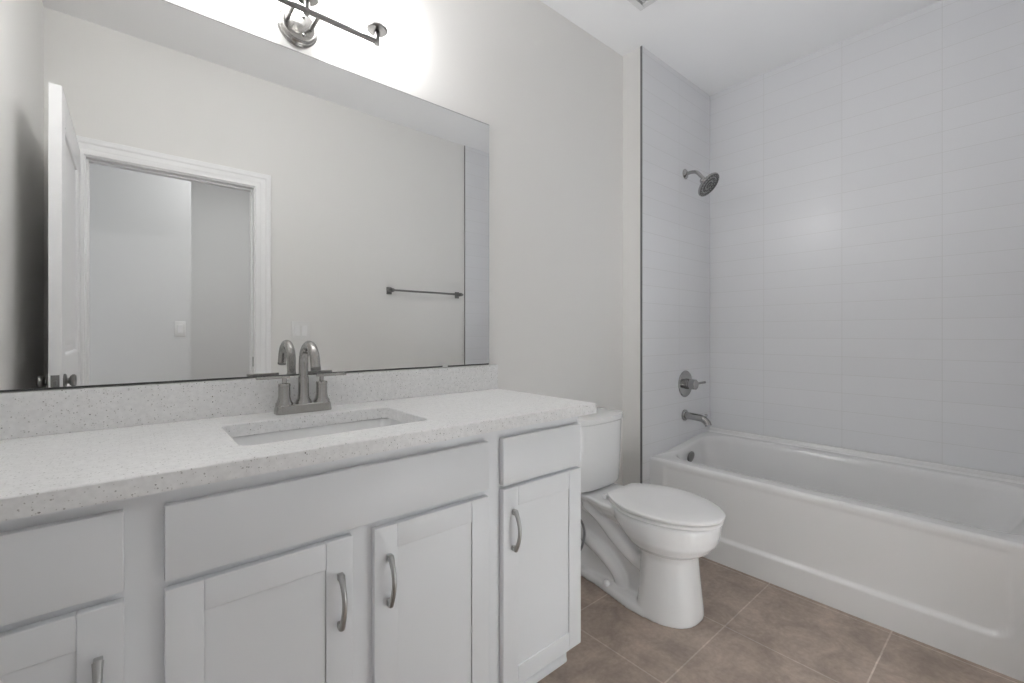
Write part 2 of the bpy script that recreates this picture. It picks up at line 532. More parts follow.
# ------------------------------------------------------------------ vanity cabinet
CZ0, CZ1 = 0.862, 0.896
CX1 = 1.163
YC, YD = -0.507, -0.526          # face frame plane, door plane
v = thing('vanity_cabinet', 'long white shaker vanity cabinet under the speckled countertop', 'cabinet', ((XL + CX1) / 2, -0.26, 0))
mb = MB()
prof = [(YC + 0.02, 0.09), (-0.455, 0.09), (-0.455, 0.0), (-0.001, 0.0), (-0.001, CZ0), (YC + 0.02, CZ0)]
mb.loft([[(CX1 - 0.018, y, z) for y, z in prof], [(CX1, y, z) for y, z in prof]])    # right end panel with toe notch
mb.box(XL + 0.002, XL + 0.020, YC + 0.02, -0.001, 0.09, CZ0)
mb.box(XL + 0.020, CX1 - 0.018, YC + 0.02, -0.001, 0.09, 0.108)   # bottom
mb.box(XL + 0.020, CX1 - 0.018, -0.012, -0.001, 0.108, CZ0)       # back
for x in (0.0175, 0.7925):
    mb.box(x - 0.009, x + 0.009, YC + 0.02, -0.012, 0.108, CZ0)
mb.build('carcass', M['cabinet'], v)
# face frame: stiles, rails
mb = MB()
for a, b in ((XL + 0.002, XL + 0.030), (-0.020, 0.055), (0.369, 0.440), (0.755, 0.830), (CX1 - 0.030, CX1)):
    lo = 0.09
    hi = CZ0
    if a > 0.3 and b < 0.5: hi = 0.66
    mb.box(a, b, YC, YC + 0.02, lo, hi)
for a, b in ((XL + 0.030, -0.020), (0.055, 0.755), (0.830, CX1 - 0.030)):
    mb.box(a, b, YC, YC + 0.02, 0.80, CZ0)
    mb.box(a, b, YC, YC + 0.02, 0.66, 0.72)
for a, b in ((XL + 0.030, -0.020), (0.055, 0.369), (0.440, 0.755), (0.830, CX1 - 0.030)):
    mb.box(a, b, YC, YC + 0.02, 0.09, 0.125)
mb.build('face_frame', M['cabinet'], v)
MB().box(XL + 0.002, CX1 - 0.018, -0.455, -0.443, 0.0, 0.09).build('toe_kick', M['cabinet'], v)
# quarter round shoe moulding along the toe kick, rounded at the free end
prof = [(-0.455, 0.0), (-0.474, 0.0), (-0.474, 0.006)] + [(-0.455 - 0.019 * math.cos(a), 0.006 + 0.022 * math.sin(a)) for a in [PI / 2 * k / 6 for k in range(1, 7)]]
rings = [[(XL + 0.004, y, z) for y, z in prof]]
for dx, s in ((0.000, 1.0), (0.006, 0.97), (0.011, 0.86), (0.014, 0.6)):
    rings.append([(1.136 + dx, -0.455 + (y + 0.455) * s, z * (0.3 + 0.7 * s)) for y, z in prof])
MB().loft(rings).build('shoe_moulding', M['cabinet'], v, smooth=35)


def slab_front(name, x0, x1, z0, z1, label=None):
    o = MB().box(x0, x1, YD, YC - 0.0005, z0, z1, 0.0022, 2).build(name, M['cabinet'], v, smooth=30)
    if label: o['label'] = label
    return o


slab_front('drawer_front', XL + 0.016, -0.010, 0.699, 0.834)
slab_front('false_front', 0.045, 0.767, 0.695, 0.829)
slab_front('drawer_front', 0.818, 1.157, 0.692, 0.829)


def pull(parent, x, z0, z1):
    """arched bar pull with squared feet"""
    m = 7
    pts = []; rr = []
    for i in range(17):
        u = i / 16
        y = YD - 0.004 - 0.026 * math.sin(PI * (0.06 + 0.88 * u)) ** 0.8
        pts.append((x, y, z0 + (z1 - z0) * u)); rr.append(0.0056 + 0.0022 * abs(2 * u - 1) ** 3)
    mb = MB().tube(pts, rr, 12, flat=1.0, up=(0, -1, 0))
    for z in (z0 + 0.004, z1 - 0.004):
        mb.box(x - 0.0062, x + 0.0062, YD - 0.014, YD, z - 0.0075, z + 0.0075, 0.002)
    return mb.build('handle', M['pull'], parent, smooth=40)


def shaker_door(x0, x1, z0, z1, hx, dz=0.0):
    w = 0.058
    mb = MB()
    yb = YC - 0.0005
    for a, b in ((x0, x0 + w), (x1 - w, x1)):
        mb.box(a, b, YD, yb, z0, z1, 0.0022, 3)
    for a, b in ((z0, z0 + w), (z1 - w, z1)):
        mb.box(x0 + w, x1 - w, YD, yb, a, b, 0.0022, 3)
    mb.box(x0 + w - 0.004, x1 - w + 0.004, YD + 0.0038, YD + 0.0130, z0 + w - 0.004, z1 - w + 0.004)
    d = mb.build('door', M['cabinet'], v, smooth=25)
    pull(d, hx, 0.500 + dz, 0.614 + dz)
    return d


shaker_door(XL + 0.016, -0.009, 0.087, 0.683, -0.041, -0.012)
shaker_door(0.045, 0.379, 0.087, 0.679, 0.350, -0.011)
shaker_door(0.430, 0.765, 0.087, 0.677, 0.465, -0.006)
shaker_door(0.818, 1.158, 0.087, 0.680, 0.855)

# ------------------------------------------------------------------ countertop with sink cut-out and backsplash
TX1 = 1.210
SX0, SX1, SY0, SY1 = 0.176, 0.630, -0.438, -0.157
ct = thing('countertop', 'white quartz countertop with dark flecks and low backsplash on the vanity', 'countertop', ((XL + TX1) / 2, -0.275, CZ0))
mb = MB(); bm = mb.bm
inner = rounded_rect(SX0, SX1, SY0, SY1, 0.028, 0.0, 6)
e = 0.0022
ox0, ox1, oy0, oy1 = XL + 0.001, TX1, -0.551, -0.001
outer = [(ox1, oy1), (ox0, oy1), (ox0, oy0), (ox1, oy0)]
def vring(pts, z): return [bm.verts.new((p[0], p[1], z)) for p in pts]
def oset(pts, d):   # inset the outer rectangle
    cx, cy = (ox0 + ox1) / 2, (oy0 + oy1) / 2
    return [(p[0] - d * (1 if p[0] > cx else -1), p[1] - d * (1 if p[1] > cy else -1)) for p in pts]
o_b = vring(outer, CZ0); o_m = vring(outer, CZ1 - e); o_t = vring(oset(outer, e), CZ1)
i_t = vring([(p[0], p[1]) for p in rounded_rect(SX0 - e, SX1 + e, SY0 - e, SY1 + e, 0.028 + e, 0, 6)], CZ1)
i_m = vring(inner, CZ1 - e); i_b = vring(inner, CZ0)
def skin(a, b):
    n = len(a)
    for i in range(n):
        j = (i + 1) % n
        bm.faces.new((a[i], a[j], b[j], b[i]))
skin(o_b, o_m); skin(o_m, o_t); skin(i_t, i_m); skin(i_m, i_b)
q = len(i_t) // 4
for o_, i_ in ((o_t, i_t), (o_b, i_b)):
    for k in range(4):
        for s_ in range(q - 1):
            bm.faces.new((o_[k], i_[k * q + s_], i_[k * q + s_ + 1]))
        a = i_[k * q + q - 1]; b = i_[((k + 1) * q) % len(i_)]
        bm.faces.new((o_[k], a, b, o_[(k + 1) % 4]))
mb.build('slab', M['quartz'], ct)
MB().box(XL + 0.001, 1.203, -0.020, -0.001, CZ1, 0.9995, 0.0015).build('backsplash', M['quartz'], ct)

# undermount sink
sk = thing('undermount_sink', 'rectangular white undermount sink set into the countertop', 'sink', ((SX0 + SX1) / 2, (SY0 + SY1) / 2, 0.735))
def sr(o, z, r): return rounded_rect(SX0 - o, SX1 + o, SY0 - o, SY1 + o, r, z, 8)
zz = CZ0 - 0.0015
mb = MB().loft([sr(0.030, zz - 0.012, 0.05), sr(0.030, zz, 0.05), sr(0.006, zz, 0.034), sr(0.003, zz - 0.004, 0.032), sr(-0.004, zz - 0.05, 0.035),
                sr(-0.012, zz - 0.100, 0.045), sr(-0.030, zz - 0.121, 0.055), sr(-0.075, zz - 0.128, 0.06), sr(-0.105, zz - 0.130, 0.025)], cap0=False)
mb.build('basin', M['porcelain'], sk, smooth=50)
MB().lathe(((SX0 + SX1) / 2, (SY0 + SY1) / 2 + 0.02, zz - 0.1302), (0, 0, 1), [(0, 0.030), (0.002, 0.030), (0.003, 0.026), (0.0015, 0.020), (0.0035, 0.012), (0.004, 0.0)], 24).build('drain', M['nickel'], sk, smooth=40)

# ------------------------------------------------------------------ faucet
FX, FY = 0.400, -0.073
f = thing('sink_faucet', 'brushed nickel centerset faucet with gooseneck spout behind the sink', 'faucet', (FX, FY, CZ1))
def stadium(cx, cy, hx, hy, z, n=10): return rounded_rect(cx - hx, cx + hx, cy - hy, cy + hy, min(hx, hy) * 0.55, z, n)
MB().loft([stadium(FX, FY, 0.079, 0.0265, CZ1 + 0.0002), stadium(FX, FY, 0.079, 0.0265, CZ1 + 0.004), stadium(FX, FY, 0.076, 0.0245, CZ1 + 0.024), stadium(FX, FY, 0.073, 0.022, CZ1 + 0.027)]).build('base_plate', M['nickel'], f, smooth=30)
zb = CZ1 + 0.026
sp = MB()
sp.lathe((FX, FY, zb), (0, 0, 1), [(0, 0.0235), (0.006, 0.0225), (0.016, 0.0170), (0.032, 0.0155), (0.075, 0.0150), (0.080, 0.0143), (0.082, 0.0138)], 28)
zc = 1.0425
R = 0.0570
pts = [(FX, FY, zb + 0.07), (FX, FY, zc - 0.03)] + arc((FX, FY - R, zc), R, 0, 168, 18) 
lp = Vector(pts[-1]); lq = Vector(pts[-2]); dr = (lp - lq).normalized()
pts.append(tuple(lp + dr * 0.020))
sp.tube(pts, 0.0134, 20)
sp.build('spout', M['nickel'], f, smooth=50)
MB().lathe(tuple(lp + dr * 0.0195), tuple(dr), [(0, 0.0138), (0.008, 0.0138), (0.009, 0.0105), (0.007, 0.0)], 20).build('aerator', M['dark_nickel'], f, smooth=40)
for s in (-1, 1):
    hx = FX + s * 0.0535
    h = MB().lathe((hx, FY, zb), (0, 0, 1), [(0, 0.0235), (0.004, 0.0235), (0.012, 0.0190), (0.024, 0.0165), (0.054, 0.0160), (0.0545, 0.0168), (0.061, 0.0168), (0.063, 0.0155), (0.065, 0.007), (0.080, 0.0065)], 28).build('handle', M['nickel'], f, smooth=35)
    lv = MB()
    a, b = hx - s * 0.014, hx + s * 0.074
    lv.loft([[(x, FY + y * w, zb + 0.0785 + z) for y, z in ((-1, 0), (1, 0), (1, 0.0055), (0.6, 0.0075), (-0.6, 0.0075), (-1, 0.0055))]
             for x, w in ((a, 0.0085), (a + s * 0.01, 0.0095), (b - s * 0.012, 0.0085), (b, 0.0070))])
    lv.build('lever', M['nickel'], h, root=f, smooth=30)

# ------------------------------------------------------------------ vanity light
LX, LZ, LY = 0.402, 2.106, -0.100
L = thing('vanity_light', 'brushed nickel three-lamp bar light with clear glass shades above the mirror', 'wall light', (LX, 0, LZ))
MB().lathe((LX, -0.0005, LZ), (0, -1, 0), [(0, 0.060), (0.006, 0.060), (0.009, 0.056), (0.012, 0.055), (0.016, 0.050), (0.018, 0.0485), (0.022, 0.0470), (0.023, 0.044), (0.0235, 0.0)], 48).build('back_plate', M['nickel'], L, smooth=25)
for dx, dz in ((0.012, 0.028), (0.012, -0.030)):
    MB().lathe((LX + dx, -0.0235, LZ + dz), (0, -1, 0), [(0, 0.0045), (0.003, 0.0045), (0.0045, 0.002)], 12).build('screw', M['dark_nickel'], L, smooth=40)
for dx in (-0.036, 0.036):
    MB().tube([(LX + dx, -0.022, LZ), (LX + dx, LY, LZ + 0.001)], 0.0065, 14).build('arm', M['dark_nickel'], L, smooth=40)
SPC = 0.221
MB().tube([(LX - SPC, LY, LZ), (LX + SPC, LY, LZ)], 0.0088, 16).build('bar', M['dark_nickel'], L, smooth=40)
for k in (-1, 0, 1):
    x = LX + k * SPC
    MB().tube([(x, LY, LZ - 0.010), (x, LY, LZ + 0.036)], 0.0085, 16).lathe((x, LY, LZ + 0.034), (0, 0, 1), [(0, 0.0075), (0.001, 0.031), (0.004, 0.034), (0.009, 0.034), (0.010, 0.030), (0.011, 0.0)], 32).build('cup', M['dark_nickel'], L, smooth=30)
    MB().lathe((x, LY, LZ + 0.0445), (0, 0, 1), [(0, 0.018), (0.030, 0.018), (0.032, 0.013), (0.034, 0.012)], 24).build('socket', M['switch'], L, smooth=35)
    gz = LZ + 0.046
    sh = MB().loft([[(x + r * math.cos(2 * PI * i / 40), LY + r * math.sin(2 * PI * i / 40), z) for i in range(40)]
                    for r, z in ((0.022, gz), (0.042, gz + 0.001), (0.046, gz + 0.005), (0.047, gz + 0.012), (0.047, gz + 0.150), (0.0445, gz + 0.150), (0.0445, gz + 0.012), (0.042, gz + 0.005), (0.022, gz + 0.004))], cap0=False, cap1=False)
    sh.build('glass_shade', M['glass'], L, smooth=40)
    MB().lathe((x, LY, LZ + 0.079), (0, 0, 1), [(0, 0.012), (0.010, 0.017), (0.026, 0.029), (0.042, 0.0345), (0.056, 0.0315), (0.066, 0.022), (0.071, 0.010), (0.072, 0.0)], 24).build('bulb', M['bulb'], L, smooth=60)

# ------------------------------------------------------------------ toilet
TX = 1.688
T = thing('toilet', 'white two-piece toilet with closed lid between vanity and tub', 'toilet', (TX, -0.38, 0))
N = 56


def oval(cy_back, cy_front, hw, z, n_back=2.0, n_front=2.0, split=0.56, cx=TX):
    """egg outline: back half from widest line, front half longer"""
    ym = cy_back + (cy_front - cy_back) * split
    out = []
    for i in range(N):
        a = 2 * PI * i / N
        c, s = math.cos(a), math.sin(a)
        n_ = n_back if s > 0 else n_front
        x = hw * math.copysign(abs(c) ** (2 / n_), c)
        L_ = (cy_back - ym) if s > 0 else (ym - cy_front)
        y = ym + L_ * math.copysign(abs(s) ** (2 / n_), s)
        out.append((cx + x, y, z))
    return out


# bowl shell on its flared front column
bw = MB()
bw.loft([
    oval(-0.44, -0.676, 0.134, 0.0, 2.6, 2.3, 0.30), oval(-0.44, -0.676, 0.134, 0.014, 2.6, 2.3, 0.30),
    oval(-0.445, -0.670, 0.126, 0.07, 2.6, 2.4, 0.30), oval(-0.45, -0.662, 0.117, 0.15, 2.6, 2.4, 0.32),
    oval(-0.45, -0.654, 0.111, 0.238, 2.6, 2.4, 0.33), oval(-0.44, -0.660, 0.116, 0.258, 2.5, 2.3, 0.34), oval(-0.425, -0.684, 0.136, 0.268, 2.4, 2.2, 0.38),
    oval(-0.39, -0.715, 0.161, 0.290, 2.3, 2.1, 0.45), oval(-0.35, -0.734, 0.173, 0.318, 2.2, 2.05, 0.48),
    oval(-0.315, -0.743, 0.178, 0.350, 2.2, 2.0, 0.50), oval(-0.30, -0.747, 0.179, 0.385, 2.2, 2.0, 0.50),
    oval(-0.30, -0.746, 0.177, 0.396, 2.2, 2.0, 0.50), oval(-0.31, -0.738, 0.170, 0.401, 2.2, 2.0, 0.50)])
# deck under the tank
def deck(hw0, hw1, z, y0=-0.03, y1=-0.36):
    return [(TX - hw1, y1, z), (TX + hw1, y1, z), (TX + hw1, -0.30, z), (TX + hw0, -0.20, z), (TX + hw0, y0, z), (TX - hw0, y0, z), (TX - hw0, -0.20, z), (TX - hw1, -0.30, z)]
bw.loft([deck(0.055, 0.06, 0.30), deck(0.085, 0.11, 0.345), deck(0.115, 0.140, 0.378), deck(0.120, 0.145, 0.392), deck(0.115, 0.140, 0.400)])
# centre web behind the column
bw.loft([[(TX + sx * w, y, z) for sx, y in ((-1, -0.03), (-1, -0.52), (1, -0.52), (1, -0.03))] for w, z in ((0.060, 0.02), (0.050, 0.10), (0.050, 0.32), (0.080, 0.36))])
# foot flange
def foot(k, z):
    prof = [(-0.03, 0.098), (-0.15, 0.092), (-0.25, 0.100), (-0.34, 0.118), (-0.43, 0.136), (-0.50, 0.138), (-0.56, 0.122), (-0.61, 0.095)]
    pts = [(TX - (w - k), y if i else y - k, z) for i, (y, w) in enumerate(prof)] + [(TX + (w - k), y if i else y - k, z) for i, (y, w) in reversed(list(enumerate(prof)))]
    return pts
bw.loft([foot(0.0, 0.0), foot(0.0, 0.014), foot(0.003, 0.024), foot(0.010, 0.030), foot(0.040, 0.036)])
for s in (-1, 1):                                        # trapway bulges on both sides
    p1 = spline([(TX + s * 0.064, -0.16, 0.345), (TX + s * 0.056, -0.25, 0.300), (TX + s * 0.052, -0.33, 0.240), (TX + s * 0.052, -0.42, 0.185), (TX + s * 0.050, -0.50, 0.150)])
    bw.tube(p1, [0.030 + 0.010 * math.sin(PI * i / (len(p1) - 1)) for i in range(len(p1))], 18)
    p2 = spline([(TX + s * 0.022, -0.04, 0.190), (TX + s * 0.034, -0.12, 0.185), (TX + s * 0.040, -0.20, 0.160), (TX + s * 0.044, -0.27, 0.130), (TX + s * 0.046, -0.33, 0.085), (TX + s * 0.046, -0.36, 0.020)])
    bw.tube(p2, [0.034 + 0.008 * math.sin(PI * i / (len(p2) - 1)) for i in range(len(p2))], 18)
bo = bw.build('bowl', M['porcelain'], T)
rm = bo.modifiers.new('remesh', 'REMESH'); rm.mode = 'VOXEL'; rm.voxel_size = 0.0045; rm.use_smooth_shade = True
sm = bo.modifiers.new('smooth', 'SMOOTH'); sm.factor = 0.5; sm.iterations = 7
for s in (-1, 1):
    MB().lathe((TX + s * 0.096, -0.30, 0.028), (0, 0, 1), [(0, 0.016), (0.010, 0.015), (0.018, 0.011), (0.021, 0.004), (0.0212, 0.0)], 18).build('bolt_cap', M['seat'], T, smooth=50)


def tank_ring(hw, z, d=0.100, yb=-0.018, ys=-0.118):
    out = []
    n_ = 2.7
    for i in range(33):
        a = PI * i / 32
        c, s = math.cos(a), math.sin(a)
        out.append((TX - hw * math.copysign(abs(c) ** (2 / n_), c), ys - d * abs(s) ** (2 / n_), z))
    out += [(TX + hw, yb - 0.02, z), (TX + hw - 0.02, yb, z), (TX - hw + 0.02, yb, z), (TX - hw, yb - 0.02, z)]
    return out


MB().loft([tank_ring(0.165, 0.404, 0.075), tank_ring(0.178, 0.411, 0.090), tank_ring(0.184, 0.428, 0.097), tank_ring(0.190, 0.52), tank_ring(0.200, 0.713, 0.104)]).build('tank', M['porcelain'], T, smooth=40)
MB().loft([tank_ring(0.196, 0.7130, 0.100), tank_ring(0.197, 0.7175, 0.101), tank_ring(0.205, 0.7178, 0.109), tank_ring(0.207, 0.720, 0.111, -0.014), tank_ring(0.207, 0.734, 0.111, -0.014), tank_ring(0.206, 0.742, 0.110, -0.017), tank_ring(0.190, 0.7455, 0.096, -0.028), tank_ring(0.12, 0.748, 0.04, -0.06)]).build('tank_lid', M['porcelain'], T, smooth=42)
fl = MB().lathe((TX - 0.196, -0.105, 0.665), (-1, 0, 0), [(0, 0.014), (0.012, 0.013), (0.014, 0.006), (0.024, 0.006)], 18)
fl.tube([(TX - 0.217, -0.103, 0.665), (TX - 0.220, -0.14, 0.662), (TX - 0.221, -0.175, 0.657)], [0.006, 0.005, 0.007], 12)
fl.build('flush_lever', M['chrome'], T, smooth=40)


def lid_ring(k, z, yh=-0.302, yf=-0.762):
    """elongated seat outline: straight hinge edge, egg front"""
    pts = []
    ym, hw, hh = -0.500, 0.187 - k, 0.094 - k * 0.6
    yh -= k * 0.6; yf += k
    for i in range(25):                                  # front half, right to left
        a = PI * i / 24
        pts.append((TX + hw * math.cos(a), ym - (ym - yf) * math.sin(a), z))
    for i in range(1, 13):                               # left side back to the hinge
        u = i / 12
        pts.append((TX - (hh + (hw - hh) * math.cos(u * PI / 2) ** 0.9), ym + (yh - ym) * u, z))
    for i in range(12, 0, -1):
        u = i / 12
        pts.append((TX + (hh + (hw - hh) * math.cos(u * PI / 2) ** 0.9), ym + (yh - ym) * u, z))
    return pts


MB().loft([lid_ring(0.012, 0.4025), lid_ring(0.006, 0.405), lid_ring(0.006, 0.414), lid_ring(0.012, 0.4175)]).build('seat', M['seat'], T, smooth=40)
MB().loft([lid_ring(0.006, 0.4226), lid_ring(0.001, 0.4240), lid_ring(0.0, 0.431), lid_ring(0.003, 0.4350), lid_ring(0.010, 0.4370), lid_ring(0.08, 0.4385)]).build('seat_lid', M['seat'], T, smooth=40)
for s in (-1, 1):
    MB().tube([(TX + s * 0.055, -0.292, 0.414), (TX + s * 0.100, -0.292, 0.414)], 0.011, 14).build('hinge', M['seat'], T, smooth=40)

# water supply beside the toilet
W = thing('water_supply_line', 'dark braided water hose looping beside the toilet base', 'water hose', (1.47, -0.02, 0.17))
MB().lathe((1.47, -0.001, 0.19), (0, -1, 0), [(0, 0.03), (0.003, 0.03), (0.006, 0.012), (0.04, 0.011), (0.045, 0.015), (0.075, 0.015), (0.078, 0.008)], 20).build('shutoff_valve', M['chrome'], W, smooth=35)
MB().tube(spline([(1.47, -0.060, 0.200), (1.475, -0.066, 0.262), (1.52, -0.10, 0.300), (1.580, -0.145, 0.278), (1.607, -0.160, 0.215), (1.588, -0.160, 0.140), (1.555, -0.14, 0.120), (1.525, -0.10, 0.19), (1.530, -0.085, 0.32), (1.540, -0.085, 0.402)]), 0.0055, 10).build('hose', M['hose'], W, smooth=60)

# ------------------------------------------------------------------ bathtub
B = thing('bathtub', 'white alcove bathtub with recessed front panel along the tiled wall', 'bathtub', (2.566, (YT + YF) / 2, 0))
BX0, BX1 = 2.206, 2.9235
BY0, BY1 = YF + 0.0105, YT - 0.0015
tb = MB(); bm = tb.bm


def rim_z(x):
    return 0.444 + 0.044 * smoothstep(BX0 + 0.10, BX1 - 0.10, x)


# apron: a grid with a recessed panel, running up into the rolled rim
ny, nz = 150, 90
grid = []
RY0, RY1, RZ0, RZ1, RR = -1.478, -0.215, 0.113, 0.425, 0.060


def panel_depth(y, z):
    cx, cz = (RY0 + RY1) / 2, (RZ0 + RZ1 + 0.2) / 2
    hx, hz = (RY1 - RY0) / 2 - RR, (RZ1 + 0.2 - RZ0) / 2 - RR
    dx, dz = abs(y - cx) - hx, abs(z - cz) - hz
    sd = math.hypot(max(dx, 0), max(dz, 0)) + min(max(dx, dz), 0) - RR
    d = 0.014 * smoothstep(0.003, -0.016, sd)
    return d * (1 - smoothstep(0.15, 0.425, z)) + 0.004 * smoothstep(0.15, 0.425, z) * smoothstep(0.003, -0.016, sd)


zs = [0.0, 0.004] + [0.004 + (0.428 - 0.004) * i / nz for i in range(1, nz + 1)]
ys = [BY0 + (BY1 - BY0) * j / ny for j in range(ny + 1)]
def apron_x(y, z):
    toe = 0.0
    return BX0 + toe + panel_depth(y, z) * (1 - smoothstep(0.400, 0.422, z))
rows = [[bm.verts.new((apron_x(y, z), y, z)) for y in ys] for z in zs]
# rolled edge: quarter circle back to the flat rim
rr_ = 0.016
for k in range(1, 9):
    a = PI / 2 * k / 8
    rows.append([bm.verts.new((BX0 + rr_ * (1 - math.cos(a)), y, 0.428 + rr_ * math.sin(a))) for y in ys])
for a, b in zip(rows, rows[1:]):
    for j in range(ny):
        bm.faces.new((a[j], a[j + 1], b[j + 1], b[j]))


# rim + basin: rings lofted inward
def tub_ring(x0, x1, y0, y1, r, zfun, n=14, per=18):
    out = []
    cs = ((x1 - r, y1 - r, 0), (x0 + r, y1 - r, 90), (x0 + r, y0 + r, 180), (x1 - r, y0 + r, 270))
    raw = []
    for cx, cy, a in cs:
        for k in range(n + 1):
            t_ = math.radians(a + 90 * k / n)
            raw.append((cx + r * math.cos(t_), cy + r * math.sin(t_)))
        nx = cs[(cs.index((cx, cy, a)) + 1) % 4]
        ta = math.radians(a + 90)
        p0 = raw[-1]; p1 = (nx[0] + r * math.cos(math.radians(nx[2])), nx[1] + r * math.sin(math.radians(nx[2])))
        for k in range(1, per):
            raw.append((p0[0] + (p1[0] - p0[0]) * k / per, p0[1] + (p1[1] - p0[1]) * k / per))
    return [(x, y, zfun(x)) for x, y in raw]


IX0, IX1, IY0, IY1 = 2.300, 2.835, -1.540, -0.185
tb.loft([
    tub_ring(BX0 + rr_, BX1, BY0, BY1, 0.0005, lambda x: rim_z(x)),
    tub_ring(IX0 - 0.020, IX1 + 0.018, IY0 - 0.020, IY1 + 0.016, 0.155, lambda x: rim_z(x) + 0.001),
    tub_ring(IX0 - 0.008, IX1 + 0.007, IY0 - 0.008, IY1 + 0.007, 0.145, lambda x: rim_z(x) - 0.002),
    tub_ring(IX0, IX1, IY0, IY1, 0.140, lambda x: rim_z(x) - 0.010),
    tub_ring(IX0 + 0.006, IX1 - 0.006, IY0 + 0.014, IY1 - 0.006, 0.145, lambda x: rim_z(x) - 0.035),
    tub_ring(IX0 + 0.026, IX1 - 0.026, IY0 + 0.10, IY1 - 0.030, 0.14, lambda x: 0.28 + (rim_z(x) - 0.444) * 0.6),
    tub_ring(IX0 + 0.045, IX1 - 0.045, IY0 + 0.18, IY1 - 0.055, 0.13, lambda x: 0.17),
    tub_ring(IX0 + 0.070, IX1 - 0.070, IY0 + 0.23, IY1 - 0.085, 0.12, lambda x: 0.125),
    tub_ring(IX0 + 0.110, IX1 - 0.110, IY0 + 0.28, IY1 - 0.13, 0.10, lambda x: 0.108),
    tub_ring(IX0 + 0.170, IX1 - 0.170, IY0 + 0.36, IY1 - 0.22, 0.06, lambda x: 0.104)], cap0=False)
# upstand against the tiled wall
prof = [(BX1 - 0.030, rim_z(BX1) - 0.004), (BX1 - 0.024, rim_z(BX1) + 0.004), (BX1 - 0.014, rim_z(BX1) + 0.008), (BX1 - 0.010, rim_z(BX1) + 0.024), (BX1 - 0.004, rim_z(BX1) + 0.027), (BX1, rim_z(BX1) + 0.027), (BX1, rim_z(BX1) - 0.004)]
tb.loft([[(x, y, z) for x, z in prof] for y in (BY0, BY1)])
tb.build('tub_shell', M['acrylic'], B, smooth=50)
# overflow cover on the inner end wall, drain in the floor
MB().lathe((2.524, -0.199, 0.404), (0, -1, -0.18), [(0, 0.034), (0.006, 0.034), (0.010, 0.030), (0.012, 0.018), (0.0125, 0.0)], 32).build('overflow_cover', M['dark_nickel'], B, smooth=35)
MB().lathe((2.574, -0.47, 0.1035), (0, 0, 1), [(0, 0.034), (0.003, 0.033), (0.004, 0.022), (0.009, 0.020), (0.010, 0.0)], 28).build('drain', M['nickel'], B, smooth=35)

# ------------------------------------------------------------------ shower fittings
PX = 2.600
S = thing('wall_mounted_shower', 'brushed nickel round shower head on a bent arm high on the tiled wall', 'shower head', (PX, YT, 2.118))
MB().lathe((PX, YT - 0.0002, 2.118), (0, -1, 0), [(0, 0.031), (0.003, 0.031), (0.008, 0.026), (0.014, 0.014), (0.016, 0.0115)], 28).build('flange', M['chrome'], S, smooth=40)
MB().tube(spline([(PX, YT - 0.010, 2.118), (PX, YT - 0.045, 2.118), (PX, YT - 0.075, 2.108), (PX, YT - 0.105, 2.074), (PX, YT - 0.118, 2.058)]), 0.0105, 16).build('arm', M['chrome'], S, smooth=50)
nrm = Vector((0.02, -0.74, -0.67)).normalized()
hc = Vector((PX - 0.006, YT - 0.152, 2.012))                      # centre of the spray face
MB().sphere(tuple(hc - nrm * 0.050), 0.017).lathe(tuple(hc - nrm * 0.044), tuple(nrm), [(0, 0.014), (0.008, 0.018), (0.020, 0.030), (0.030, 0.056), (0.034, 0.071), (0.040, 0.076), (0.046, 0.0755), (0.048, 0.071)], 40).build('head', M['chrome'], S, smooth=40)
sf = MB().lathe(tuple(hc + nrm * 0.0035), tuple(nrm), [(0, 0.0705), (0.0012, 0.0700), (0.0012, 0.054), (-0.0005, 0.052), (-0.0005, 0.048), (0.0012, 0.046), (0.0012, 0.030), (-0.0005, 0.028), (-0.0005, 0.024), (0.0012, 0.022), (0.002, 0.0)], 40).build('spray_face', M['nozzle'], S, smooth=30)
u_ = Vector((1, 0, 0)); w_ = nrm.cross(u_).normalized(); u_ = w_.cross(nrm)
nz_ = MB()
for rad, cnt in ((0.013, 6), (0.036, 12), (0.062, 22)):
    for k in range(cnt):
        a = 2 * PI * (k + 0.5 * (cnt % 4 == 2)) / cnt
        c_ = hc + nrm * 0.005 + u_ * (rad * math.cos(a)) + w_ * (rad * math.sin(a))
        nz_.lathe(tuple(c_), tuple(nrm), [(-0.004, 0.0052), (0.0028, 0.0042), (0.0032, 0.0)], 10)
nzo = nz_.build('nozzles', M['chrome'], sf, root=S, smooth=50); nzo['kind'] = 'stuff'

V = thing('shower_valve', 'round brushed nickel shower valve with lever on the tiled wall', 'shower valve', (PX, YT, 0.824))
MB().lathe((PX, YT - 0.0002, 0.824), (0, -1, 0), [(0, 0.082), (0.003, 0.082), (0.007, 0.078), (0.009, 0.070), (0.010, 0.0)], 48).build('escutcheon', M['chrome'], V, smooth=30)
MB().lathe((PX, YT - 0.009, 0.824), (0, -1, 0), [(0, 0.033), (0.022, 0.032), (0.023, 0.029), (0.026, 0.029), (0.027, 0.032), (0.060, 0.031), (0.064, 0.027), (0.0645, 0.0)], 36).build('hub', M['chrome'], V, smooth=30)
MB().tube([(PX + 0.02, YT - 0.056, 0.826), (PX + 0.065, YT - 0.060, 0.828), (PX + 0.118, YT - 0.067, 0.830)], [0.0085, 0.0075, 0.0075], 14).build('lever', M['chrome'], V, smooth=40)

